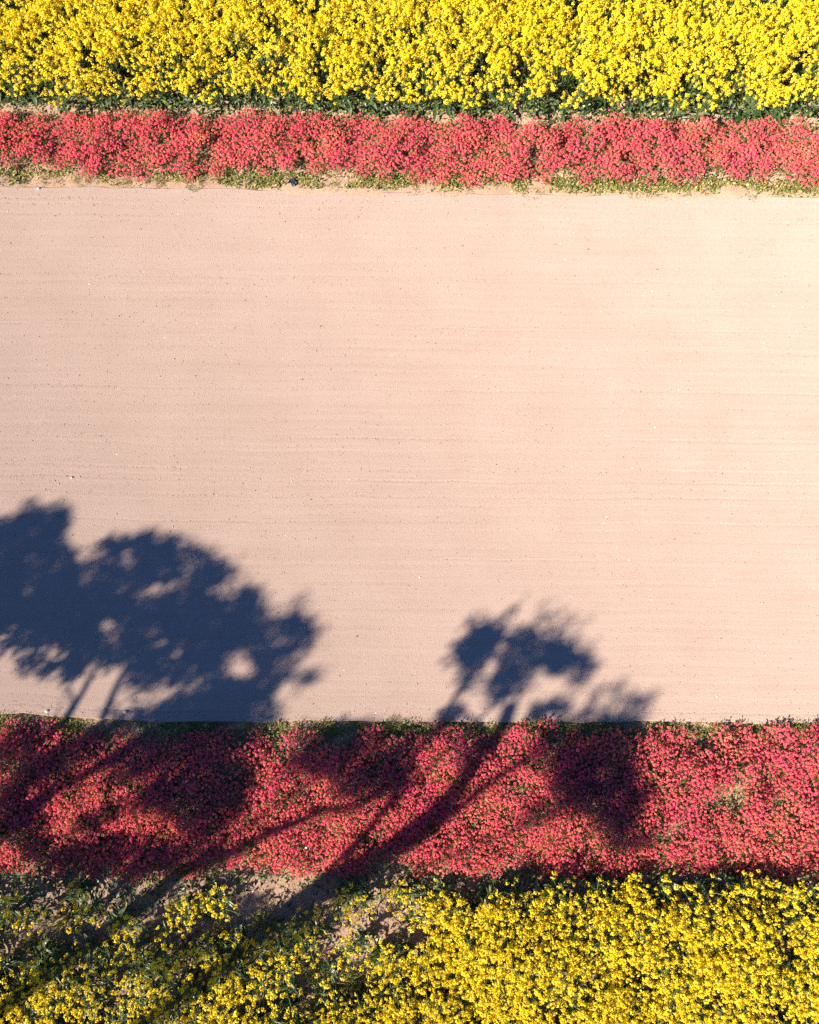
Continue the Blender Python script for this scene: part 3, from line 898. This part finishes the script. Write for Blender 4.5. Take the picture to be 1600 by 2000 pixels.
# low spreading tree that stripes the pink strip on the left
make_tree('spreading_tree', (-170, 2085),
          [([(250, 1446), (330, 1436), (420, 1444), (472, 1470), (478, 1550), (445, 1620), (380, 1650), (330, 1590), (270, 1570), (195, 1500)], 0.2, 0.9),
           ([(560, 1450), (640, 1444), (790, 1456), (800, 1500), (770, 1548), (700, 1540), (650, 1518), (560, 1506)], 0.2, 0.85),
           (ell(220, 1680, 200, 30), 0.2, 0.7), (ell(25, 1480, 42, 34), 0.2, 0.7), (ell(90, 1500, 110, 22, -0.5), 0.2, 0.9), (ell(180, 1600, 60, 16, -0.4), 0.2, 0.6),
           (ell(30, 1620, 60, 16, -0.3), 0.2, 0.5), (ell(430, 1665, 50, 12, -0.4), 0.2, 0.5),
           (ell(200, 1740, 170, 20), 0.3, 0.6), (ell(340, 1835, 120, 26, -0.2), 0.2, 0.5)],
          [(470, 1560, 20, 14), (300, 1590, 30, 16)],
          [(680, 1490, 0.3), (350, 1520, 0.3), (90, 1500, 0.3), (200, 1680, 0.3)],
          'low spreading tree below the lower left corner, its branches striping the pink flowers with shadow', 904, 0.7, 0.10, 2.2,
          [([(300, 1745, 0.2), (400, 1692, 0.2), (560, 1612, 0.2), (690, 1572, 0.2), (785, 1540, 0.2)], 0.09), ([(0, 1560, 0.2), (90, 1495, 0.2), (190, 1438, 0.2)], 0.09)])

# ------------------------------------------------------------------ small odd things
M_DARK = plant_mat('dark blue plastic', [(0.0, (0.012, 0.016, 0.035)), (1.0, (0.02, 0.026, 0.05))], 0.35, 0.5, 0)
M_WHITE = plant_mat('pale paper', [(0.0, (0.70, 0.72, 0.74)), (1.0, (0.80, 0.80, 0.80))], 0.7, 0.3, 0.1)
M_BLUE = plant_mat('faded blue plastic', [(0.0, (0.10, 0.22, 0.42)), (1.0, (0.14, 0.28, 0.5))], 0.5, 0.4, 0)
M_STONE = plant_mat('grey white stone', [(0.0, (0.55, 0.50, 0.46)), (1.0, (0.72, 0.69, 0.66))], 0.9, 0.2, 0)


def scrap(name, px, py, z, w, l, mat, label, cat, seed):
    rr = random.Random(seed); g = Geo(); V = []; T = []; n = 6
    for i in range(n):
        for j in range(n):
            V.append(((i / (n - 1) - .5) * w + rr.uniform(-1, 1) * w * 0.09, (j / (n - 1) - .5) * l + rr.uniform(-1, 1) * l * 0.09, rr.uniform(0, 1) * 0.35 * min(w, l) + 0.3 * l * (j / (n - 1))))
    for i in range(n - 1):
        for j in range(n - 1):
            a0 = i * n + j
            T += [(a0, a0 + 1, a0 + n + 1), (a0, a0 + n + 1, a0 + n)]
    g.add(V, T)
    o = link(name, g.mesh(name, [mat]), label=label, category=cat)
    w3 = ground(px, py, z); o.location = (w3[0], w3[1], z); o.rotation_euler = (0, 0, rr.uniform(0.3, 0.9))
    return o


scrap('plastic_scrap', 573, 358, -0.01, 0.07, 0.11, M_DARK, 'crumpled dark blue plastic scrap on the verge above the road', 'scrap', 1)
scrap('paper_scrap', 598, 1656, 0.2, 0.022, 0.026, M_WHITE, 'small white scrap caught among the lower pink flowers', 'scrap', 2)
scrap('plastic_scrap', 283, 1866, 0.02, 0.06, 0.05, M_BLUE, 'small faded blue plastic scrap on bare soil in the bottom field', 'scrap', 3)


def stone(px, py, r_, seed, label, mat=M_STONE, z=0.0):
    rr = random.Random(seed); g = Geo()
    V = []; T = []; nu, nv = 8, 5
    for j in range(nv):
        th = math.pi * (j + 0.5) / nv
        for i in range(nu):
            ph = 2 * math.pi * i / nu; k = r_ * rr.uniform(0.8, 1.15)
            V.append((k * math.sin(th) * math.cos(ph) * 1.2, k * math.sin(th) * math.sin(ph) * 0.85, k * math.cos(th) * 0.7))
    for j in range(nv - 1):
        for i in range(nu):
            a0 = j * nu + i; b0_ = j * nu + (i + 1) % nu
            T += [(a0, a0 + nu, b0_ + nu), (a0, b0_ + nu, b0_)]
    V += [(0, 0, r_ * 0.68), (0, 0, -r_ * 0.68)]
    for i in range(nu):
        T += [(nu * nv, i, (i + 1) % nu), (nu * nv + 1, (nv - 1) * nu + (i + 1) % nu, (nv - 1) * nu + i)]
    g.add(V, T)
    o = link('stone', g.mesh('stone', [mat]), label=label, category='stone')
    w = ground(px, py); o.location = (w[0], w[1], z + r_ * 0.4)
    return o


stone(75, 369, 0.020, 5, 'small white stone on the road edge by the upper left grass')
stone(562, 351, 0.024, 6, 'pale grey stone beside the dark scrap on the upper verge', z=-0.03)
stone(92, 1389, 0.022, 7, 'pale stone on the road edge in the left tree shadow')
stone(245, 1391, 0.026, 8, 'pale stone on the lower road edge beside the shaded grass')
stone(140, 933, 0.016, 9, 'single pale pebble on the bare road above the left shadow')
